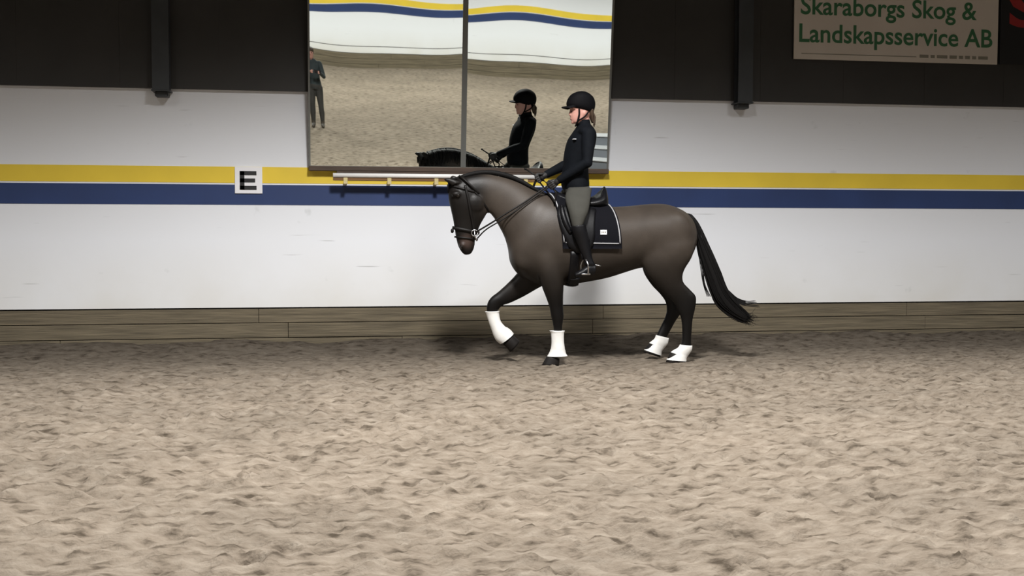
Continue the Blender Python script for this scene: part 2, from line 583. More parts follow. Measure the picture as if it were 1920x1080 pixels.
# ------------------------------------------------------------------ steel posts
def post(x, label):
    r = empty('steel_post', (x, YW - .15, 2.69))
    tag(r, label, 'post')
    m = MB()
    m.box((x - .085, YW - .20, 2.70), (x + .085, YW - .188, HALL))
    m.box((x - .085, YW - .075, 2.70), (x + .085, YW - .063, HALL))
    m.box((x - .006, YW - .188, 2.70), (x + .006, YW - .075, HALL))
    m.build('shaft', M['steel'], r)
    MB().box((x - .095, YW - .21, 2.685), (x + .095, YW - .003, 2.70), .003).build('foot_plate', M['steel'], r)
    MB().box((x - .065, YW - .15, 2.635), (x + .065, YW - .002, 2.685), .006).build('bracket', M['steel'], r)


post(-1.575, 'dark steel post on the wall left of the mirror')
post(4.70, 'dark steel post on the wall between mirror and green-lettered banner')

# ------------------------------------------------------------------ mirror
TAU = R(7.7)
mx0, mx1, mxs, mz0, myb = -.086, 3.159, 1.553, 1.945, YW - .055
MLEN = 2.25
up = Vector((0, -math.sin(TAU), math.cos(TAU)))
nrm = Vector((0, -math.cos(TAU), -math.sin(TAU)))


def mp_(x, t, o=0.0):
    return Vector((x, myb, mz0)) + up * t + nrm * o


mir = empty('arena_mirror', (mxs, myb, mz0))
tag(mir, 'large two-panel riding mirror tilted forward on the striped wall', 'mirror')


def slab(x0, x1, t0, t1, o0, o1, name, m, parent=mir):
    vs = [mp_(x, t, o) for o in (o0, o1) for x, t in ((x0, t0), (x1, t0), (x1, t1), (x0, t1))]
    return MB().add(vs, [(0, 1, 2, 3), (7, 6, 5, 4), (0, 4, 5, 1), (1, 5, 6, 2), (2, 6, 7, 3), (3, 7, 4, 0)]).build(name, m, parent)


def panel(x0, x1, seed):
    nx, nt_ = 48, 60
    vs, fs = [], []
    for j in range(nt_ + 1):
        for i in range(nx + 1):
            u, v = i / nx, j / nt_
            o = .0016 * math.sin(math.pi * u) * (1 if seed else .8) * math.sin(2 * math.pi * v * .9 + seed) + .0006 * math.sin(7 * u + 4 * v + seed)
            o += (.0012 * u if seed < 1 else .0042 + .0018 * u) * (1.1 - MLEN * v)     # the two panes do not hang quite alike
            vs.append(mp_(x0 + (x1 - x0) * u, MLEN * v, .014 + o))
    for j in range(nt_):
        for i in range(nx):
            a = j * (nx + 1) + i
            fs.append((a, a + 1, a + nx + 2, a + nx + 1))
    return MB().add(vs, fs).build('mirror_panel', M['mirror'], mir, smooth=True)


panel(mx0 + .012, mxs - .02, .4)
panel(mxs + .02, mx1 - .012, 1.1)
slab(mx0, mx1, 0, MLEN, -.02, .004, 'backing_board', M['ledge'])
slab(mx0 - .006, mx0 + .014, 0, MLEN, -.02, .02, 'side_edge', M['frame'])
slab(mx1 - .014, mx1 + .006, 0, MLEN, -.02, .02, 'side_edge', M['frame'])
slab(mx0 - .006, mx1 + .006, MLEN - .02, MLEN + .01, -.02, .02, 'top_edge', M['frame'])
slab(mxs - .028, mxs + .028, 0, MLEN, -.02, .022, 'centre_strip', M['frame'])
MB().box((mx0 - .005, YW - .10, 1.895), (mx1 + .01, YW - .001, 1.945), .004).build('bottom_ledge', M['ledge'], mir)['label'] = 'dark brown board under the mirror glass'
MB().box((.20, YW - .115, 1.868), (2.40, YW - .001, 1.893), .003).build('lower_board', M['ledge'], mir)

rail = empty('mirror_rail', (1.26, YW - .2, 1.84))
tag(rail, 'long white rail on short cream brackets under the mirror', 'rail')
MB().tube([(.16, YW - .20, 1.844), (2.39, YW - .20, 1.844)], .023, 12).build('white_bar', M['railwhite'], rail, True)
MB().box((.16, YW - .198, 1.790), (2.39, YW - .165, 1.823), .003).build('backing_lath', M['railwood'], rail)
for bx_ in (.29, .75, 1.25, 1.74, 2.22):
    m = MB()
    m.box((bx_ - .022, YW - .205, 1.752), (bx_ + .022, YW - .180, 1.828), .004)
    m.box((bx_ - .018, YW - .180, 1.752), (bx_ + .018, YW - .002, 1.785), .004)
    m.build('bracket', M['bracket'], rail)

# ------------------------------------------------------------------ letter board E
lb = empty('letter_board', (-.718, YW - .01, 1.651))
tag(lb, 'white square dressage marker with a black letter E on the wall', 'sign')
MB().box((-.859, YW - .018, 1.651), (-.576, YW - .004, 1.930), .002).build('plate', M['plate'], lb)
em = MB()
ex, ez, ew, eh, st_ = -.808, 1.690, .172, .196, .042
for b0, b1 in (((0, 0), (st_ * 1.15, eh)), ((0, 0), (ew, st_)), ((0, eh / 2 - st_ / 2), (ew * .92, eh / 2 + st_ / 2)), ((0, eh - st_), (ew, eh))):
    em.box((ex + b0[0], YW - .0215, ez + b0[1]), (ex + b1[0], YW - .0178, ez + b1[1]))
em.build('letter_e', M['ink'], lb)

# ------------------------------------------------------------------ banners
ban = empty('advertising_banner', (6.57, YW - .09, 3.21))
tag(ban, 'cream advertising board with green lettering high on dark wall', 'sign')
yb = YW - .09
MB().box((5.31, yb, 3.21), (7.82, yb + .02, 4.16), .003).build('board', M['signwhite'], ban)
for body, x0, wd, z0, hh in (('Skaraborgs Skog &', 5.385, 2.16, 3.715, .275), ('Landskapsservice AB', 5.37, 2.38, 3.405, .275)):
    me = text_mesh(body, wd, hh, .016)
    o = link('lettering', me, M['signgreen'], ban)
    o.location = Vector((x0, yb - .003, z0)) - ban.location
    o.matrix_parent_inverse = Matrix.Identity(4)
MB().box((5.40, yb - .003, 3.268), (6.80, yb - .001, 3.276)).build('printed_rule', M['signgrey'], ban)
m = MB()
x = 6.84
for k, wd in enumerate((.11, .05, .13, .09, .05, .06, .05, .12)):
    m.box((x, yb - .003, 3.262), (x + wd, yb - .001, 3.298)); x += wd + .028
m.build('small_print', M['signgrey'], ban)['label'] = 'line of small unreadable print'
b2 = empty('advertising_banner', (8.8, YW - .09, 3.21))
tag(b2, 'black advertising board with a red letter beside cream board', 'sign')
MB().box((7.85, yb, 3.215), (10.3, yb + .02, 4.16), .003).build('board', M['signblack'], b2)
me = text_mesh('S', .42, .44, .03)
o = link('lettering', me, M['signred'], b2)
o.location = Vector((7.955, yb - .003, 3.665)) - b2.location
o.matrix_parent_inverse = Matrix.Identity(4)

# ------------------------------------------------------------------ the horse
TORSO = [(955, 452, 492, .10), (968, 425, 512, .17), (985, 398, 524, .21), (1010, 370, 534, .235), (1035, 366, 537, .255), (1060, 372, 535, .275),
         (1100, 381, 529, .295), (1140, 387, 521, .30), (1175, 386, 510, .295), (1205, 383, 502, .285), (1240, 381, 503, .28),
         (1268, 388, 500, .25), (1290, 401, 488, .19), (1302, 420, 466, .12)]


def torso_at(x):
    """top point, bottom point, half width of the trunk at side-elevation station x"""
    for a, b in zip(TORSO, TORSO[1:]):
        if a[0] <= x <= b[0]:
            t = (x - a[0]) / (b[0] - a[0])
            return [a[i] + (b[i] - a[i]) * t for i in range(4)]
    return TORSO[0] if x < TORSO[0][0] else TORSO[-1]


def flank(x, z, off=0.0, s=-1):
    """point on the side of the trunk at station x and height z; s = -1 the side towards the camera"""
    _, yt, yb_, hw = torso_at(x)
    T, B = at(x, yt, YH), at(x, yb_, YH)
    zc, hz = (T.z + B.z) / 2, (T.z - B.z) / 2
    k = max(-1, min(1, (z - zc) / (hz + off)))
    return Vector((T.x, YH + s * (hw + off) * math.sqrt(max(0, 1 - k * k)), zc + k * (hz + off)))


YNR, YFR = YH - .16, YH + .17
hb = MB()
hb.loft(refine([rg(x, t, x, b, w, YH) for x, t, b, w in TORSO]), 28)
NECK = [(1030, 366, 985, 512, .20), (1004, 357, 957, 480, .165), (978, 343, 947, 450, .128), (953, 333, 937, 430, .105), (922, 326, 927, 412, .092), (893, 327, 917, 398, .085), (866, 333, 908, 388, .078)]
hb.loft(refine([rg(*n, YH) for n in NECK]), 24)
HEAD = [(860, 333, 902, 352, .060), (846, 342, 910, 370, .088), (841, 356, 916, 386, .100), (841, 374, 915, 397, .100), (845, 392, 909, 408, .088), (849, 410, 901, 421, .072),
        (852, 428, 895, 436, .062), (855, 446, 891, 450, .060), (859, 461, 889, 464, .060), (865, 472, 885, 473, .050), (871, 478, 881, 477, .034)]
hb.loft(refine([rg(*n, YH) for n in HEAD]), 24)
for s in (-1, 1):                                                    # ears, cheeks, nostril rims, brow
    yy = YH + s * .055
    hb.loft([rg(846, 349, 866, 341, .032, yy), rg(842, 345, 856, 337, .028, yy), rg(836, 341, 847, 334, .022, yy), rg(831, 337.5, 837, 333, .011, yy)] if s < 0 else
            [rg(852, 349, 870, 341, .032, yy), rg(850, 343, 863, 336, .028, yy), rg(846, 337, 856, 331, .022, yy), rg(843, 333, 849, 328, .011, yy)], 12)
    hb.ball(at(890, 381, YH + s * .068), (.095, .045, .095))
    hb.ball(at(856, 364, YH + s * .08), (.05, .03, .03))
    hb.ball(at(868, 460, YH + s * .045), (.035, .024, .035))
    # shoulder, point of shoulder, loin, haunch, stifle
    hb.ball(at(1006, 460, YH + s * .145), (.13, .08, .20), 16, Matrix.Rotation(R(-18), 3, 'Y'))
    hb.ball(at(985, 487, YH + s * .11), (.12, .08, .12), 16)
    hb.ball(at(1262, 440, YH + s * .17), (.20, .105, .24), 18, Matrix.Rotation(R(12), 3, 'Y'))
    hb.ball(at(1232, 482, YH + s * .16), (.13, .10, .15), 16)
hb.ball(at(882, 457, YH), (.045, .035, .035))                         # chin
# near fore leg, straight
NF = [(998, 478, 1060, 478, .085), (1008, 510, 1058, 512, .088), (1015, 535, 1057, 538, .076), (1023, 556, 1056, 557, .060), (1030, 576, 1056, 577, .049),
      (1033, 592, 1057, 593, .047), (1036, 604, 1055, 606, .041), (1038, 618, 1054, 618, .034), (1039, 638, 1054, 638, .032), (1037, 651, 1056, 652, .038), (1032, 661, 1050, 664, .034), (1027, 668, 1048, 671, .040)]
hb.loft(refine([rg(*n, YNR) for n in NF]), 18)
# far fore leg, lifted, cannon hanging
FF = [(992, 478, 1030, 530, .085), (972, 507, 1010, 540, .082), (951, 531, 982, 556, .064), (934, 547, 957, 568, .052), (920, 558, 942, 573, .048), (913, 571, 935, 581, .043),
      (913, 586, 931, 589, .036), (918, 604, 935, 602, .032), (923, 618, 940, 613, .034), (928, 629, 948, 618, .038), (938, 638, 953, 624, .034), (945, 644, 960, 628, .038)]
hb.loft(refine([rg(*n, YFR) for n in FF]), 18)
# near hind leg
NH = [(1208, 462, 1305, 452, .12), (1203, 490, 1299, 482, .115), (1212, 515, 1283, 508, .090), (1232, 537, 1281, 527, .066), (1250, 555, 1293, 542, .050), (1263, 568, 1305, 556, .046), (1271, 582, 1304, 575, .044),
      (1277, 598, 1299, 598, .036), (1279, 620, 1297, 620, .033), (1278, 640, 1296, 641, .035), (1274, 650, 1296, 653, .039), (1265, 656, 1287, 664, .034), (1259, 660, 1284, 669, .040)]
hb.loft(refine([rg(*n, YNR - .01) for n in NH]), 18)
# far hind leg, swinging forward
FH = [(1205, 462, 1293, 455, .12), (1201, 490, 1286, 484, .115), (1207, 514, 1268, 510, .090), (1222, 535, 1268, 529, .066), (1237, 551, 1279, 542, .050), (1247, 565, 1287, 557, .046), (1250, 580, 1283, 578, .044),
      (1247, 594, 1268, 600, .036), (1238, 613, 1258, 618, .033), (1231, 628, 1250, 633, .035), (1229, 635, 1249, 641, .039), (1225, 641, 1243, 649, .034), (1220, 644, 1240, 654, .040)]
hb.loft(refine([rg(*n, YFR + .01) for n in FH]), 18)
horse = hb.fused('horse', M['coat'], None, .009, 8)
tag(horse, 'brown bay horse trotting left along the wall, black legs and tail', 'horse')

# let the muscles of trunk, neck and quarters melt into each other
def melt(me, weight, n, lam=.5):
    v = np.empty(len(me.vertices) * 3); me.vertices.foreach_get('co', v); v = v.reshape(-1, 3)
    e = np.empty(len(me.edges) * 2, dtype=int); me.edges.foreach_get('vertices', e); e = e.reshape(-1, 2)
    deg = np.bincount(e.ravel(), minlength=len(v))[:, None]
    w = weight(v)[:, None] * lam
    for _ in range(n):
        acc = np.zeros_like(v)
        for k in range(3):
            acc[:, k] = np.bincount(e[:, 0], v[e[:, 1], k], len(v)) + np.bincount(e[:, 1], v[e[:, 0], k], len(v))
        v += w * (acc / deg - v)
    me.vertices.foreach_set('co', v.ravel()); me.update()


xh = at(925, 400, YH).x
melt(horse.data, lambda v: np.clip((v[:, 2] - .72) / .2, 0, 1) * np.clip((v[:, 0] - xh + .12) / .15, 0, 1), 80)

# coat colours: bay-brown, black points, paler muzzle
me = horse.data
co = np.empty(len(me.vertices) * 3); me.vertices.foreach_get('co', co); co = co.reshape(-1, 3)


def near(c, r):
    c = np.array(c[:]); d = np.sqrt(((co[:, [0, 2]] - c[[0, 2]]) ** 2).sum(1))
    return np.clip(1 - d / r, 0, 1)


def ss(t): return t * t * (3 - 2 * t)


base = np.array((.045, .036, .029)); black = np.array((.0035, .003, .0028)); tan = np.array((.055, .034, .027)); dark = np.array((.0065, .0052, .0043))
c = np.tile(base, (len(co), 1))


def blend(c, k, w): return c * (1 - w[:, None]) + k * w[:, None]


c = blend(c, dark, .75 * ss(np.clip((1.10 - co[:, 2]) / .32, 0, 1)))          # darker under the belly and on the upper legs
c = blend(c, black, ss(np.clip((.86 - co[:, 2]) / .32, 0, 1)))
hx = at(900, 400, YH).x
c = blend(c, black * 1.15, .93 * ss(np.clip((at(925, 400, YH).x - co[:, 0]) / .18, 0, 1)) * (co[:, 2] > .9))   # dark face
c = blend(c, tan, .9 * ss(near(at(874, 452, YH), .10)) * (co[:, 2] > .9))
c = blend(c, black, ss(near(at(872, 476, YH), .075)))
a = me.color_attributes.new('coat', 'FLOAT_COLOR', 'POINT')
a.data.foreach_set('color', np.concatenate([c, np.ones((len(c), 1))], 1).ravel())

for s in (-1, 1):
    MB().ball(at(859, 367, YH + s * .094), (.020, .014, .018), 12).build('eye', M['eye'], horse, True)
    MB().ball(at(866, 463, YH + s * .058), (.012, .010, .018), 10).build('nostril', M['eye'], horse, True)
# hooves
for n, y in (([(1025, 668, 1049, 672, .050), (1021, 675, 1049, 678, .056), (1016, 684, 1048, 684, .062)], YNR),
             ([(943, 646, 961, 627, .048), (950, 652, 967, 633, .054), (956, 660, 974, 639, .058)], YFR),
             ([(1257, 660, 1285, 670, .050), (1253, 668, 1285, 675, .055), (1248, 680, 1284, 680.5, .060)], YNR - .01),
             ([(1218, 643, 1241, 655, .048), (1212, 650, 1239, 662, .054), (1206, 660, 1238, 670, .058)], YFR + .01)):
    MB().loft(refine([rg(*q, y) for q in n], 3), 18).build('hoof', M['hoof'], horse, True)
# mane: short, lying over the crest
crest = spline([at(852, 338, YH), at(866, 331.5, YH), at(893, 324.5, YH), at(922, 323.5, YH), at(953, 330, YH), at(978, 340.5, YH), at(1004, 355, YH), at(1022, 364, YH)], 10)
mm_ = MB()
mm_.tube(crest, [.012 + .012 * math.sin(math.pi * i / (len(crest) - 1)) for i in range(len(crest))], 10)
for i in range(2, len(crest) - 1):
    for k in range(2):
        p = crest[i] + Vector((random.uniform(-.012, .012), .01, .004))
        ln = random.uniform(.07, .13)
        mm_.tube([p, p + Vector((.01, .045, -.01)), p + Vector((.02 + random.uniform(-.01, .02), .085, -ln * .7)), p + Vector((.03, .10, -ln * 1.3))], [.011, .011, .008, .002], 5)
mm_.build('mane', M['hair'], horse, True)
fl = MB()
for k in range(9):
    p = at(856 + k * .8, 336, YH + (k - 4) * .010)
    fl.tube([p, p + Vector((-.05, 0, .005)), p + Vector((-.085, (k - 4) * .004, -.06)), p + Vector((-.085, (k - 4) * .006, -.13))], [.009, .010, .008, .002], 5)
fl.build('forelock', M['hair'], horse, True)
# tail
TAIL = [(1283, 399, 1291, 410, .035), (1296, 402, 1298, 424, .045), (1307, 415, 1304, 440, .055), (1317, 432, 1307, 462, .062), (1328, 456, 1312, 486, .066), (1340, 482, 1320, 512, .068),
        (1352, 510, 1330, 542, .066), (1363, 538, 1342, 570, .060), (1378, 562, 1362, 588, .050), (1394, 578, 1382, 600, .034), (1404, 588, 1396, 605, .016)]
tl = MB()
tl.loft(refine([rg(*q, YH) for q in TAIL]), 16)
for k in range(110):
    u = random.random(); w = random.uniform(-1, 1)
    pts = []
    i0 = random.randint(0, 4)
    for i, (x0, y0, x1, y1, h_) in enumerate(TAIL):
        if i < i0: continue
        fan = (i / 10) ** 2
        px_ = x0 + (x1 - x0) * u + fan * random.gauss(0, 2.0); py_ = y0 + (y1 - y0) * u + fan * random.gauss(0, 1.5)
        pts.append(at(px_, py_, YH + w * h_ * 1.05))
    end = pts[-1] + (pts[-1] - pts[-2]) * random.uniform(.0, 1.0) + Vector((random.gauss(.01, .025), 0, random.gauss(.01, .02)))
    pts = spline(pts + [end], 3)
    tl.tube(pts, [.0075 * (1 - .85 * i / (len(pts) - 1)) for i in range(len(pts))], 5)
for k in range(4):                                                  # loose wisps
    tl.tube(spline([at(1306 + k, 440, YH - .03), at(1312 + k * 2, 490, YH - .03), at(1318 + k, 530, YH - .03), at(1326 + k * 2, 556, YH - .02)], 5), .0035, 5)
for k in range(5):
    tl.tube(spline([at(1366, 545 + k * 2, YH), at(1382, 559 + k * 2, YH), at(1400, 565 + k * 2, YH - .01 * k), at(1417 + 2 * k, 564 + 3 * k, YH)], 5), [.006] * 10 + [.004] * 5 + [.002], 5)
tl.build('tail', M['hair'], horse, True)


# ------------------------------------------------------------------ white leg boots (one thing each)
def leg_boot(label, y, cuff, bell=None):
    p = at(cuff[-1][0], cuff[-1][1], y)
    r = empty('horse_boot', p)
    tag(r, label, 'horse boot', 'white boots on the horse legs')
    MB().loft(refine([rg(*q, y) for q in cuff], 4), 20).build('shell', M['bootwhite'], r, True)
    if bell:
        MB().loft(refine([rg(*q, y) for q in bell], 4), 20, False).build('bell_flap', M['bootwhite'], r, True)
    return r


leg_boot('white boot on the straight near foreleg, nearest the camera', YNR,
         [(1030, 620, 1059, 620, .052), (1033, 625, 1057.5, 626, .047), (1034, 640, 1057.5, 640, .046), (1033, 652, 1059, 652, .050), (1031, 659, 1060, 660, .050)],
         [(1032, 655, 1060, 656, .053), (1030, 661, 1061, 662, .060), (1026, 668, 1064, 667, .070)])
leg_boot('white boot on the lifted far foreleg below the horse chest', YFR,
         [(909, 584, 937, 583, .050), (912, 590, 936, 588, .046), (917, 606, 939, 602, .045), (922, 620, 946, 611, .050), (925, 629, 951, 615, .053)],
         [(924, 627, 950, 613, .054), (930, 638, 958, 619, .060), (938, 645, 963, 625, .066)])
leg_boot('short white boot on the near hind fetlock', YNR - .01,
         [(1275, 646, 1298, 648, .044), (1271, 652, 1297, 656, .047), (1262, 657, 1290, 667, .047), (1257, 661, 1287, 671, .050)],
         [(1261, 658, 1289, 668, .050), (1256, 665, 1287, 672, .058), (1250, 674, 1287, 677, .065)])
leg_boot('short white boot on the far hind fetlock, swinging forward', YFR + .01,
         [(1230, 628, 1254, 634, .044), (1227, 635, 1252, 644, .048), (1221, 640, 1246, 652, .047), (1217, 643, 1243, 655, .050)],
         [(1221, 641, 1245, 653, .050), (1215, 648, 1241, 659, .058), (1208, 656, 1240, 667, .064)])


# ------------------------------------------------------------------ bridle
def band(A, B, hw, width, thick=.006, seg=28, skew=None):
    """strap running round a limb: ellipse A-B / hw, laid flat"""
    ax = (B - A).normalized(); d = ax.cross(SIDE).normalized()
    cc = (A + B) / 2; al = (B - A).length / 2
    vs, fs = [], []
    for o, w in ((0, -width / 2), (thick, -width / 2), (thick, width / 2), (0, width / 2)):
        for i in range(seg):
            t = 2 * math.pi * i / seg
            vs.append(cc + ax * ((al + o) * math.cos(t)) + SIDE * ((hw + o) * math.sin(t)) + d * w)
    for r in range(4):
        q = (r + 1) % 4
        for i in range(seg):
            j = (i + 1) % seg
            fs.append((r * seg + i, r * seg + j, q * seg + j, q * seg + i))
    return MB().add(vs, fs)


br = empty('bridle', at(875, 400, YH))
tag(br, 'dark leather bridle with two reins a side on the horse head', 'bridle')
band(at(849, 427, YH), at(898, 437, YH), .064, .030).build('noseband', M['strap'], br, True)
band(at(853, 444, YH), at(895, 449, YH), .063, .016).build('flash_strap', M['strap'], br, True)
band(at(843, 348, YH), at(908, 366, YH), .092, .022).build('browband', M['strap'], br, True)
band(at(866, 331, YH), at(917, 398, YH), .088, .018).build('throat_lash', M['strap'], br, True)
band(at(861, 330, YH), at(905, 372, YH), .098, .018).build('headpiece', M['strap'], br, True)
for s in (-1, 1):
    MB().tube(spline([at(872, 347, YH + s * .098), at(878, 372, YH + s * .112), at(882, 395, YH + s * .106), at(886, 415, YH + s * .082), at(889, 434, YH + s * .066)], 5), .012, 8, flat=(0, 1, 0)).build('cheekpiece', M['strap'], br, True)
    MB().ball(at(848, 433, YH + s * .012), (.016, .012, .022), 10).build('noseband_pad', M['strap'], br, True)
    # bit: ring and shank
    c0 = at(890, 437, YH + s * .078)
    bt = MB()
    bt.tube([c0 + Vector((.030 * math.cos(t), 0, .030 * math.sin(t))) for t in np.linspace(0, 2 * math.pi, 19)], .0055, 8)
    bt.tube([c0 + Vector((-.005, s * .006, .03)), c0 + Vector((.0, s * .010, -.03)), c0 + Vector((.022, s * .010, -.075))], .006, 8)
    bt.tube([c0, c0 - Vector((0, s * .085, 0))], .006, 8)
    bt.build('bit', M['metal'], br, True)

# hands: near (left) hand and far (right) hand
HN, HF = at(1036, 346, YH - .085), at(1012, 334, YH + .085)
for s, H in ((-1, HN), (1, HF)):
    c0 = at(891, 436, YH + s * .084)
    MB().tube(spline([c0, at(918, 420, YH + s * .125), at(948, 401, YH + s * .150), at(985, 378, YH + s * .150), H + Vector((-.03, 0, .0))], 6), .009, 6, flat=(0, 1, 0)).build('snaffle_rein', M['strap'], br, True)
    c1 = c0 + Vector((.02, 0, -.055))
    MB().tube(spline([c1, at(912, 430, YH + s * .115), at(945, 410, YH + s * .150), at(985, 383, YH + s * .156), H + Vector((-.03, 0, -.02))], 6), .007, 6, flat=(0, 1, 0)).build('curb_rein', M['strap'], br, True)
MB().tube(spline([HN + Vector((.0, 0, -.03)), at(1042, 362, YH - .10), at(1040, 378, YH - .2), at(1036, 372, YH - .14), HF + Vector((0, 0, -.04))], 5), .008, 6).build('rein_loop', M['strap'], br, True)


# ------------------------------------------------------------------ saddle pad
def pad_sheet(x0f, x1f, zb, off, nu=20, nv=36):
    """cloth lying over the back from one side to the other; x0f/x1f: front and rear station as a function of v (0 = bottom edge, 1 = spine)"""
    grid = []
    for k in range(2 * nv + 1):
        s = -1 if k <= nv else 1
        v = k / nv if k <= nv else 2 - k / nv
        row = []
        for i in range(nu + 1):
            u = i / nu
            x = x0f(v) + (x1f(v) - x0f(v)) * u
            _, yt, _, hw = torso_at(x)
            T = at(x, yt, YH)
            # the cloth hangs straight once below the widest part
            z = zb(u) + (T.z + off - zb(u)) * (math.sin(v * math.pi / 2) ** .9)
            p = flank(x, z, off, s)
            row.append(p)
        grid.append(row)
    return grid


def sheet_mb(grid, th):
    m = MB(); vs, fs = [], []
    R_, C_ = len(grid), len(grid[0])
    def out(p):
        d = Vector((0, p.y - YH, (p.z - (at(1100, 455, YH).z)) * 1.0))
        return p + d.normalized() * th
    for row in grid: vs += row
    for row in grid: vs += [out(p) for p in row]
    k = R_ * C_
    for r in range(R_ - 1):
        for q in range(C_ - 1):
            a = r * C_ + q
            fs.append((a, a + 1, a + C_ + 1, a + C_))
            fs.append((k + a, k + a + C_, k + a + C_ + 1, k + a + 1))
    for r in range(R_ - 1):
        for q in (0, C_ - 1):
            a = r * C_ + q
            fs.append((a, a + C_, k + a + C_, k + a))
    for q in range(C_ - 1):
        for r in (0, R_ - 1):
            a = r * C_ + q
            fs.append((a, a + 1, k + a + 1, k + a))
    return m.add(vs, fs)


def lerp(a, b, t): return a + (b - a) * t


pf = lambda v: lerp(1044, 1022, max(0, v) ** 1.3)
pr = lambda v: lerp(1150, 1136, max(0, v) ** 1.5)
zbot = at(1110, 466, YH - .3).z
pgrid = pad_sheet(pf, pr, lambda u: zbot + .02 * (1 - u) * 0, .016)
pad = sheet_mb(pgrid, .012).build('saddle_pad', M['padcloth'], None, True)
tag(pad, 'black saddle pad with grey piping and a white patch', 'saddle pad')
nv = 36


def pad_line(f, u0=.06, u1=.94, v0=2, off=.014):
    pass


edge = []
cen = at(1100, 455, YH).z
def lift(p, d):
    n = Vector((0, p.y - YH, p.z - cen)).normalized()
    return p + n * d
C_ = len(pgrid[0])
for s in (0, 1):
    rows = pgrid[:nv + 1] if s == 0 else list(reversed(pgrid[nv:]))
    mb_ = MB()
    fr = [lift(lerp(rows[k][0], rows[k][1], .5), .014) for k in range(2, nv - 3)]
    rr = [lift(lerp(rows[k][-1], rows[k][-2], .6), .014) for k in range(2, nv - 1)]
    bt = [lift(rows[2][i], .014) for i in range(1, C_ - 1)]
    mb_.tube(fr, .006, 8); mb_.tube(rr, .006, 8); mb_.tube(bt, .006, 8)
    mb_.build('piping', M['piping'], pad, True)
pc = flank(1124, at(1132, 436, YH - .31).z, .03)
px0 = at(1126, 431, YH - .33); px1 = at(1138, 440, YH - .33)
yy = min(flank(1122, px0.z, .032).y, flank(1122, px1.z, .032).y)
pt = MB().box((px0.x, yy - .004, px1.z), (px1.x, yy + .004, px0.z), .001).build('logo_patch', M['plate'], pad)
pt['label'] = 'small white patch'
lg = MB()
for i in range(3):
    lg.box((px0.x + .010 + i * .016, yy - .0055, px1.z + .014), (px0.x + .020 + i * .016, yy - .0038, px1.z + .030))
lg.build('printed_mark', M['signgrey'], pt)

# ------------------------------------------------------------------ saddle
sad = empty('saddle', at(1085, 380, YH))
tag(sad, 'black leather dressage saddle with raised cantle under the rider', 'saddle')
SEAT = [(1034, 367, 1034, 385, .07), (1042, 360, 1044, 385, .10), (1052, 362, 1052, 388, .12), (1066, 368, 1066, 390, .14), (1084, 372, 1084, 392, .17), (1102, 371, 1102, 394, .195), (1116, 366, 1118, 394, .20),
        (1126, 357, 1131, 393, .17), (1131, 351, 1138, 390, .11), (1133, 350, 1138, 368, .05)]
MB().loft(refine([rg(*q, YH) for q in SEAT]), 24).build('seat', M['leather'], sad, True)
# polished edge of the cantle
ct = [at(1133 - 9 * abs(t) ** 1.5, 352 + 32 * abs(t) ** 2, YH + .185 * t) for t in np.linspace(-1, 1, 17)]
MB().tube(ct, .012, 8).build('cantle_roll', M['leather'], sad, True)
MB().tube(ct[1:7], .005, 6).build('cantle_trim', M['metal'], sad, True)


def flap(s, pts, th, off):
    """flat leather flap: outline in the side elevation, laid against the trunk"""
    n = len(pts)
    vi, vo = [], []
    cx = sum(p[0] for p in pts) / n; cy = sum(p[1] for p in pts) / n
    rings = [(k / 6) for k in range(1, 7)]
    vs, fs = [], []
    def pos(x, y, d):
        z = at(x, y, YH - .28).z
        xx = at(x, y, YH - .30).x
        # station on the trunk that has this X
        sx = x - 13
        p = flank(sx, z, off + d, s)
        return Vector((xx, p.y, p.z))
    for d in (0, th):
        k0 = len(vs)
        vs.append(pos(cx, cy, d))
        for r in rings:
            for (x, y) in pts: vs.append(pos(cx + (x - cx) * r, cy + (y - cy) * r, d))
        for i in range(n):
            j = (i + 1) % n
            fs.append((k0, k0 + 1 + i, k0 + 1 + j))
            for q in range(5):
                a = k0 + 1 + q * n
                fs.append((a + i, a + n + i, a + n + j, a + j))
    h = len(vs) // 2
    for i in range(n):
        j = (i + 1) % n
        a = 1 + 5 * n
        fs.append((a + i, a + j, h + a + j, h + a + i))
    return MB().add(vs, fs)


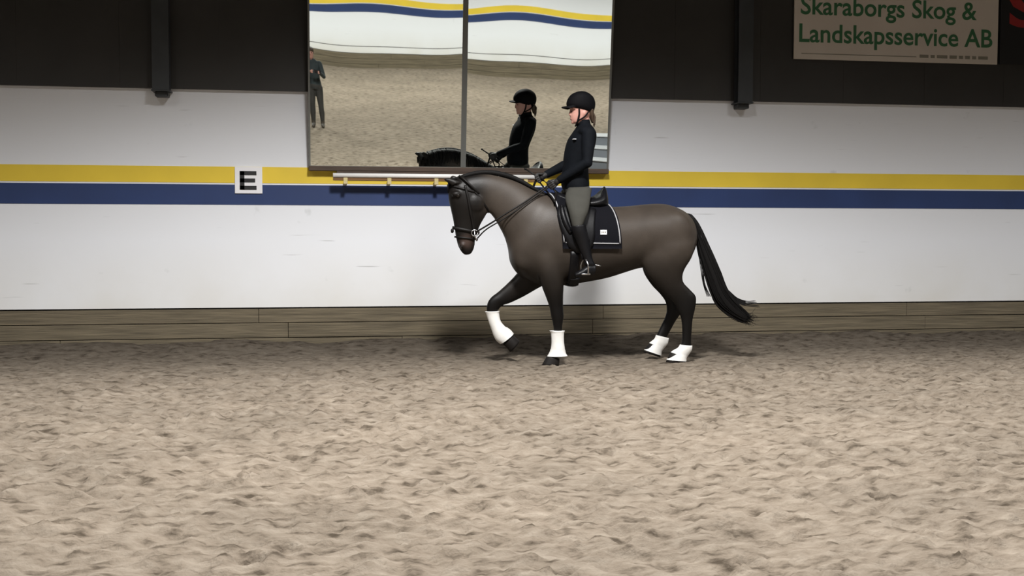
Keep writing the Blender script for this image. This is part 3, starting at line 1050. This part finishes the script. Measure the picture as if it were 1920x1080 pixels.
FL = [(1050, 385), (1047, 400), (1050, 420), (1057, 442), (1066, 462), (1080, 474), (1100, 474), (1110, 460), (1114, 440), (1115, 420), (1118, 404), (1122, 392), (1110, 386), (1090, 384), (1070, 384)]
for s in (-1, 1):
    flap(s, FL, .014, .032).build('flap', M['leather'], sad, True)
    # knee roll
    kr = [Vector((at(x, y, YH - .30).x, flank(x - 13, at(x, y, YH - .28).z, .055, s).y, at(x, y, YH - .28).z)) for x, y in ((1056, 388), (1057, 402), (1061, 418), (1068, 434))]
    MB().limb(spline(kr, 4), [.020 + .008 * math.sin(math.pi * i / 12) for i in range(13)], 10).build('knee_roll', M['leather'], sad, True)
    # girth strap hanging past the flap, then under the belly
    g = [flank(1066, z, .022, s) for z in np.linspace(at(1066, 470, YH).z, at(1066, 530, YH).z, 8)]
    MB().tube(g, .045, 10, flat=(0, 1, 0)).build('girth_strap', M['leather'], sad, True)
    # stirrup leather
    z0, z1 = at(1084, 400, YH - .3).z, at(1090, 486, YH - .38).z
    l0 = Vector((at(1088, 400, YH - .35).x, YH + s * .345, z0)); l1 = Vector((at(1092, 487, YH - .40).x, YH + s * .405, z1))
    MB().tube(spline([l0, lerp(l0, l1, .5) + Vector((0, s * .0, 0)), l1], 4), .014, 8, flat=(0, 1, 0)).build('stirrup_leather', M['leather'], sad, True)
    # stirrup iron
    T = l1
    w_ = .062
    arch = [T + Vector((.004 * k, s * w_ * math.sin(a_), -.06 + .06 * math.cos(a_))) for k, a_ in enumerate(np.linspace(-math.pi / 2, math.pi / 2, 11))]
    arch = [arch[0] + Vector((0, 0, -.075))] + arch + [arch[-1] + Vector((0, 0, -.075))]
    ir = MB().tube(arch, .0075, 8)
    b0, b1 = arch[0], arch[-1]
    lo = Vector((min(b0.x, b1.x) - .022, min(b0.y, b1.y), b0.z - .008)); hi = Vector((max(b0.x, b1.x) + .022, max(b0.y, b1.y), b0.z + .006))
    ir.box(lo, hi, .003)
    ir.build('stirrup_iron', M['metal'], sad, True)
under = [flank(1070, at(1070, y, YH).z, .024, s) for s, ys in ((-1, (520, 527, 531, 533.5)), (1, (533.5, 531, 527, 520))) for y in ys]
MB().tube(spline(under, 3), .055, 10, flat=(0, 0, 1)).build('girth', M['leather'], sad, True)

# ------------------------------------------------------------------ rider
YR = YH
TORSOR = [(1056, 356, 1103, 356, .180), (1053, 345, 1104, 345, .178), (1053, 330, 1103, 330, .160), (1056, 313, 1103, 313, .142), (1057, 296, 1108, 296, .148), (1060, 278, 1114, 278, .160),
          (1065, 262, 1117, 262, .172), (1073, 250, 1117, 250, .172), (1079, 241, 1112, 240, .135), (1083, 234, 1107, 233, .080), (1083, 227, 1105, 226, .062)]
HEADR = [(1077, 232, 1089, 234, .030), (1072, 228, 1096, 231, .050), (1069.5, 220, 1103, 223, .064), (1069.5, 212, 1107, 213, .071), (1068.5, 203, 1110, 203, .075), (1069, 193, 1111, 193, .075), (1074, 182, 1107, 182, .065), (1083, 176, 1099, 176, .035)]
SHN, SHF = at(1104, 251, YR - .175), at(1092, 251, YR + .175)
ELN, ELF = at(1101, 305, YR - .225), at(1073, 303, YR + .225)
WRN, WRF = at(1050, 337, YR - .115), at(1025, 327, YR + .115)
legN = [(1066, 352, 1110, 352, .095, YR - .12), (1060, 366, 1108, 366, .100, YR - .19), (1061, 380, 1106, 380, .092, YR - .28), (1066, 397, 1103, 397, .080, YR - .345),
        (1070, 413, 1096, 414, .066, YR - .375), (1073, 426, 1091, 428, .058, YR - .385)]
calf = [(1071, 424, 1098, 420, .064, YR - .385), (1073, 434, 1101, 434, .063, YR - .39), (1079, 450, 1106, 450, .058, YR - .39), (1087, 470, 1108, 469, .048, YR - .395), (1094, 486, 1111, 485, .042, YR - .40),
        (1096, 497, 1116, 496, .042, YR - .405)]
foot = [(1117, 497, 1115, 515, .036, YR - .405), (1106, 494, 1105, 517, .040, YR - .405), (1094, 502, 1096, 519, .042, YR - .41), (1084, 508, 1086, 520, .042, YR - .415), (1077, 512, 1078, 520, .030, YR - .415)]


def rings_y(lst, k=0.0, mirror=False):
    out = []
    for x0, y0, x1, y1, hw, y in lst:
        A, B = at(x0, y0, y), at(x1, y1, y)
        d = (B - A).normalized() * k
        A, B, hw = A + d, B - d, hw - k
        if mirror:
            A = Vector((A.x, 2 * YR - A.y, A.z)); B = Vector((B.x, 2 * YR - B.y, B.z))
        out.append((A, B, hw, SIDE))
    return out


def torso_rings(k):
    return refine(rings_y([q + (YR,) for q in TORSOR], k), 3)


body = MB()
body.loft(torso_rings(.012), 22)
body.loft(refine(rings_y([q + (YR,) for q in HEADR], 0), 3), 22)
body.loft([rg(1082, 232, 1106, 238, .056, YR), rg(1082, 222, 1105, 224, .055, YR), rg(1084, 212, 1106, 212, .055, YR)], 16)
nose = at(1070, 211, YR)
body.loft([rg(1069.5, 203, 1073, 205, .010, YR), rg(1066.5, 212, 1073, 212, .016, YR), rg(1065.8, 215.5, 1073, 217, .018, YR), rg(1069, 218, 1074, 219, .012, YR)], 10)
body.ball(at(1072.5, 223, YR), (.018, .026, .010), 10)                       # mouth
body.ball(at(1074, 229.5, YR), (.018, .022, .016), 10)                       # chin
for s in (-1, 1):
    body.ball(at(1096, 211.5, YR + s * .070), (.018, .010, .028), 10)        # ears
    a_ = (SHN, ELN, WRN) if s < 0 else (SHF, ELF, WRF)
    H = HN if s < 0 else HF
    body.limb([a_[0], lerp(a_[0], a_[1], .5), a_[1], lerp(a_[1], a_[2], .35), a_[2], lerp(a_[2], H, .6)], [.050, .044, .036, .038, .020, .014])
    body.loft(refine(rings_y(legN, .020, s > 0), 3), 16)
    body.loft(refine(rings_y(calf, .016, s > 0), 3), 16)
    body.loft(refine(rings_y(foot, .008, s > 0), 3), 14)
rider = body.fused('rider', M['skin'], None, .008, 4)
tag(rider, 'person in black jacket, helmet and grey-green breeches sitting on the horse', 'person')
# face details
for s in (-1, 1):
    MB().ball(at(1071.2, 209, YR + s * .031), (.008, .011, .007), 8).build('eye', M['eye'], rider, True)
MB().ball(at(1071.2, 223.4, YR), (.014, .022, .005), 8).build('lips', M['lips'], rider, True)

# jacket
jk = MB()
jk.loft(torso_rings(0), 24)
for a_ in ((SHN, ELN, WRN), (SHF, ELF, WRF)):
    jk.limb([a_[0], lerp(a_[0], a_[1], .5), a_[1], lerp(a_[1], a_[2], .35), a_[2]], [.066, .060, .052, .051, .038])
jk.ball(at(1098, 246, YR - .13), (.075, .085, .05)); jk.ball(at(1094, 246, YR + .13), (.075, .085, .05))
jacket = jk.fused('jacket', M['jacket'], rider, .009, 5)
MB().loft([rg(1080, 236, 1108, 238, .066, YR), rg(1080.5, 229, 1106, 227, .064, YR), rg(1082, 226, 1105, 224.5, .060, YR)], 20).build('collar', M['jacket'], rider, True)
lm = at(1077, 261, YR - .14)
MB().box((lm.x - .014, lm.y - .02, lm.z - .003), (lm.x + .014, lm.y + .03, lm.z + .003), .002).build('chest_logo', M['plate'], rider)['label'] = 'small white chest mark'
# breeches
bq = MB()
bq.loft(refine([rg(1058, 345, 1103, 345, .155, YR), rg(1056, 356, 1105, 356, .185, YR), rg(1060, 366, 1106, 370, .19, YR), rg(1070, 372, 1102, 378, .13, YR)], 3), 22)
for s in (0, 1): bq.loft(refine(rings_y(legN, 0, s == 1), 3), 18)
bq.fused('breeches', M['breeches'], rider, .009, 5)
# boots and gloves
for s in (-1, 1):
    bo = MB()
    bo.loft(refine(rings_y(calf, 0, s > 0), 3), 18)
    bo.loft(refine(rings_y(foot, 0, s > 0), 3), 16)
    bo.fused('riding_boot', M['leather'], rider, .007, 3)
    he = at(1118, 499, YR - .405); hy = he.y if s < 0 else 2 * YR - he.y
    MB().tube([(he.x - .03, hy, he.z + .012), (he.x + .012, hy, he.z + .008), (he.x + .045, hy, he.z + .002)], .006, 8).build('spur', M['metal'], rider, True)
for s, H, Wr in ((-1, HN, WRN), (1, HF, WRF)):
    gl = MB()
    d = (H - Wr).normalized()                      # along the hand
    inn = Vector((0, -s, 0))                       # towards the horse's middle
    dn = d.cross(SIDE).normalized()
    if dn.z > 0: dn = -dn
    gl.limb([Wr, lerp(Wr, H, .45)], [.033, .030], 12)                       # cuff
    kn = []
    for k in range(4):                            # knuckle row runs top to bottom, fist upright
        f0 = H + dn * (-.030 + .020 * k) + Vector((0, s * .016, 0))
        rr_ = (.0105, .0112, .0108, .0095)[k]; ll = (.034, .037, .035, .028)[k]
        p1 = f0 + d * ll
        p2 = p1 + inn * .034 + d * .002
        p3 = p2 - d * (ll * .8)
        gl.limb([Wr + (H - Wr) * .5 + dn * (-.018 + .012 * k), f0, p1, p2, p3], [.014, rr_ * 1.15, rr_, rr_, rr_ * .9], 10)
    t0 = lerp(Wr, H, .55) + inn * .016 - dn * .024
    t1 = H - dn * .046 + inn * .012 + d * .004
    gl.limb([t0, t1, t1 + d * .030 + dn * .006], [.014, .0115, .0095], 10)   # thumb on top of the rein
    gl.ball(lerp(Wr, H, .6), (.03, .020, .034), 12)
    gl.fused('glove', M['glove'], rider, .004, 2)
# helmet
he = MB()
he.loft(refine([rg(1064, 200, 1112, 212, .078, YR), rg(1062.5, 197, 1114.5, 205, .098, YR), rg(1062.5, 191, 1116, 195, .104, YR), rg(1066, 183, 1113.5, 185, .100, YR), rg(1072, 176.5, 1108, 178, .085, YR), rg(1081, 172.2, 1100, 173, .05, YR), rg(1088, 171, 1094, 171.2, .015, YR)], 3), 26)
helm = he.build('helmet', M['helmet'], rider, True)
pk = MB()
vs = []
for lay in (0, 1):
    for j in range(4):
        for i in range(13):
            a_ = math.pi * (i / 12 - .5)
            k = j / 3
            x0 = at(1067, 198, YR); tip = at(1053, 200.5, YR)
            yyy = math.sin(a_) * lerp(.094, .075, k)
            xx = lerp(x0.x - .0 + .05 * (1 - math.cos(a_)), tip.x + .075 * (1 - math.cos(a_)), k)
            zz = lerp(x0.z, tip.z, k) - .010 * (1 - math.cos(a_)) - lay * .007
            vs.append((xx, YR + yyy, zz))
fs = []
for lay in (0, 1):
    for j in range(3):
        for i in range(12):
            a0 = lay * 52 + j * 13 + i
            fs.append((a0, a0 + 1, a0 + 14, a0 + 13))
for i in range(12): fs.append((39 + i, 40 + i, 52 + 40 + i, 52 + 39 + i))
pk.add(vs, fs).build('helmet_peak', M['helmet'], helm, True)
cs = MB()
for s in (-1, 1):
    cs.tube(spline([at(1086, 204, YR + s * .078), at(1086, 215, YR + s * .074), at(1083, 227, YR + s * .060), at(1080, 235, YR + s * .03), at(1079, 236, YR)], 4), .009, 6)
    cs.tube(spline([at(1104, 209, YR + s * .076), at(1096, 219, YR + s * .074), at(1084, 226, YR + s * .062)], 4), .007, 6)
cs.build('chin_strap', M['helmet'], helm, True)
hr = MB()
hr.loft(refine([rg(1098, 204, 1113, 206, .066, YR), rg(1102, 213, 1113, 214, .055, YR), rg(1106, 222, 1113, 223, .036, YR), rg(1109, 230, 1113, 231, .014, YR)], 3), 14)
for k in range(26):
    w = random.uniform(-1, 1)
    p0 = at(1110, 209, YR + w * .03)
    hr.tube(spline([p0, at(1113 + random.random() * 2, 216, YR + w * .03), at(1113 + random.random() * 3, 225, YR + w * .02), at(1112 + random.random() * 4, 233 + random.random() * 6, YR + w * .02)], 4), [.005] * 9 + [.004, .003, .002, .001], 5)
hr.tube(spline([at(1112, 214, YR), at(1116, 222, YR - .01), at(1112, 229, YR - .02)], 4), .002, 4)
hr.tube(spline([at(1112, 226, YR), at(1116, 224, YR - .01), at(1117, 218, YR - .02)], 4), .002, 4)
hr.build('hair', M['fairhair'], rider, True)

# whip in the far hand
wv = (at(987, 318, YH + .10) - HF).normalized()
wh = empty('dressage_whip', HF)
tag(wh, 'thin black dressage whip held in the far hand of the rider', 'whip')
MB().tube([HF - wv * .05, HF + wv * .16], [.007, .008], 8).build('grip', M['strap'], wh, True)
MB().ball(HF + wv * .165, .013, 10).build('knob', M['strap'], wh, True)
MB().tube(spline([HF - wv * .05, HF - wv * .3 + Vector((0, .10, -.02)), HF - wv * .7 + Vector((.05, .30, -.1))], 6), [.005] * 7 + [.003] * 6, 6).build('shaft', M['strap'], wh, True)

# ------------------------------------------------------------------ the person filming (reflected in the mirror)
def stander():
    cx, cy = -.07, -.48
    def p(x, y, z): return Vector((cx + x, cy + y, z))
    X = Vector((1, 0, 0))
    def ring(z, d0, d1, hw, ox=0.0): return (p(ox, d0, z), p(ox, d1, z), hw, X)
    b = MB()
    TR = [ring(.86, .12, -.13, .17), ring(.98, .12, -.13, .165), ring(1.10, .12, -.11, .15), ring(1.25, .13, -.11, .165), ring(1.38, .10, -.11, .18), ring(1.45, .06, -.08, .13), ring(1.50, .05, -.06, .06)]
    HD = [ring(1.49, .08, -.05, .045), ring(1.53, .10, -.08, .062), ring(1.60, .105, -.095, .075), ring(1.67, .095, -.095, .075), ring(1.72, .05, -.06, .05)]
    def shr(rs, k): return [(A + (B - A).normalized() * k, B - (B - A).normalized() * k, h - k, s_) for A, B, h, s_ in rs]
    b.loft(refine(shr(TR, .012)), 18); b.loft(refine(HD), 18)
    b.limb([p(0, 0, 1.45), p(0, .01, 1.53)], [.055, .05])
    b.limb([p(0, .105, 1.605), p(0, .115, 1.585)], [.010, .014], 8)
    jk_ = MB().loft(refine(TR), 20); tr_ = MB(); parts = []
    tr_.loft(refine([ring(.84, .11, -.13, .165), ring(.92, .125, -.135, .175), ring(1.0, .11, -.12, .15)]), 18)
    for s in (-1, 1):
        sh, el, wr = p(s * .175, 0, 1.40), p(s * .235, .17, 1.16), p(s * .105 + .05, .36, 1.255)
        hd = p(s * .09 + .06, .425, 1.275)
        b.limb([sh, el, wr, hd], [.048, .036, .026, .024])
        for k in range(4):
            b.limb([hd + Vector((0, 0, .012 - .014 * k)), hd + Vector((s * .004, .028, .020 - .017 * k)), hd + Vector((-s * .030, .043, .020 - .016 * k))], [.010, .009, .008], 8)
        b.limb([hd, hd + Vector((-s * .02, -.006, .028)), hd + Vector((-s * .045, .008, .020))], [.011, .010, .009], 8)
        jk_.limb([sh, lerp(sh, el, .5), el, lerp(el, wr, .4), wr], [.064, .058, .050, .047, .036])
        hip, kn, an = p(s * .09, 0, .88), p(s * .10, .02, .48), p(s * .11, -.01, .10)
        b.limb([hip, kn, an], [.085, .055, .036])
        b.limb([an + Vector((0, -.02, -.05)), p(s * .12, .13, .04)], [.036, .030])
        tr_.limb([hip, lerp(hip, kn, .5), kn, lerp(kn, an, .35), p(s * .108, -.005, .16)], [.098, .085, .066, .066, .050])
        bt_ = MB().limb([p(s * .11, -.01, .34), p(s * .11, -.012, .20), an + Vector((0, -.008, -.03))], [.066, .056, .050])
        bt_.limb([an + Vector((0, -.02, -.047)), p(s * .115, .06, .045), p(s * .12, .14, .036)], [.050, .046, .036])
        parts.append(bt_)
    o = b.fused('camera_operator', M['skin'], None, .010, 3)
    tag(o, 'standing person in dark coat filming with a phone, seen at mirror edge', 'person')
    jk_.fused('coat', M['greycloth'], o, .011, 4)
    tr_.fused('trousers', M['trouser'], o, .011, 4)
    for q in parts: q.fused('boot', M['rubber'], o, .010, 3)
    ha = MB().loft(refine([ring(1.60, .06, -.108, .086), ring(1.66, .105, -.110, .088), ring(1.71, .07, -.09, .075), ring(1.738, .01, -.03, .03)]), 18)
    ha.limb([p(0, -.10, 1.60), p(0, -.12, 1.50)], [.035, .02])
    ha.build('hair', M['fairhair'], o, True)
    for s in (-1, 1): MB().ball(p(s * .03, .098, 1.62), (.011, .007, .007), 8).build('eye', M['eye'], o, True)
    ph = empty('phone', (0, -.02, 1.28))
    tag(ph, 'black phone held level by the person at the mirror edge', 'phone')
    MB().box((-.03, -.026, 1.245), (.115, -.018, 1.317), .003).build('case', M['phone'], ph)


stander()

# grey mounting block, seen only as a reflection in the lower right of the mirror
mb0 = empty('mounting_block', (5.6, 3.0, 0))
tag(mb0, 'grey mounting block with pale treads, reflected in lower mirror corner', 'mounting block')
for k in range(3):
    z1 = .20 * (k + 1); y0 = 3.0 + .0 ; x0 = 5.2 + .0
    MB().box((5.25, 2.75 - .28 * k, 0 if k == 0 else .0), (6.05, 3.03 - .28 * k - .004, z1 - .03), .006).build('step', M['blockgrey'], mb0)
    MB().box((5.23, 2.75 - .28 * k, z1 - .03), (6.07, 3.05 - .28 * k - .004, z1), .006).build('tread', M['blocktread'], mb0)
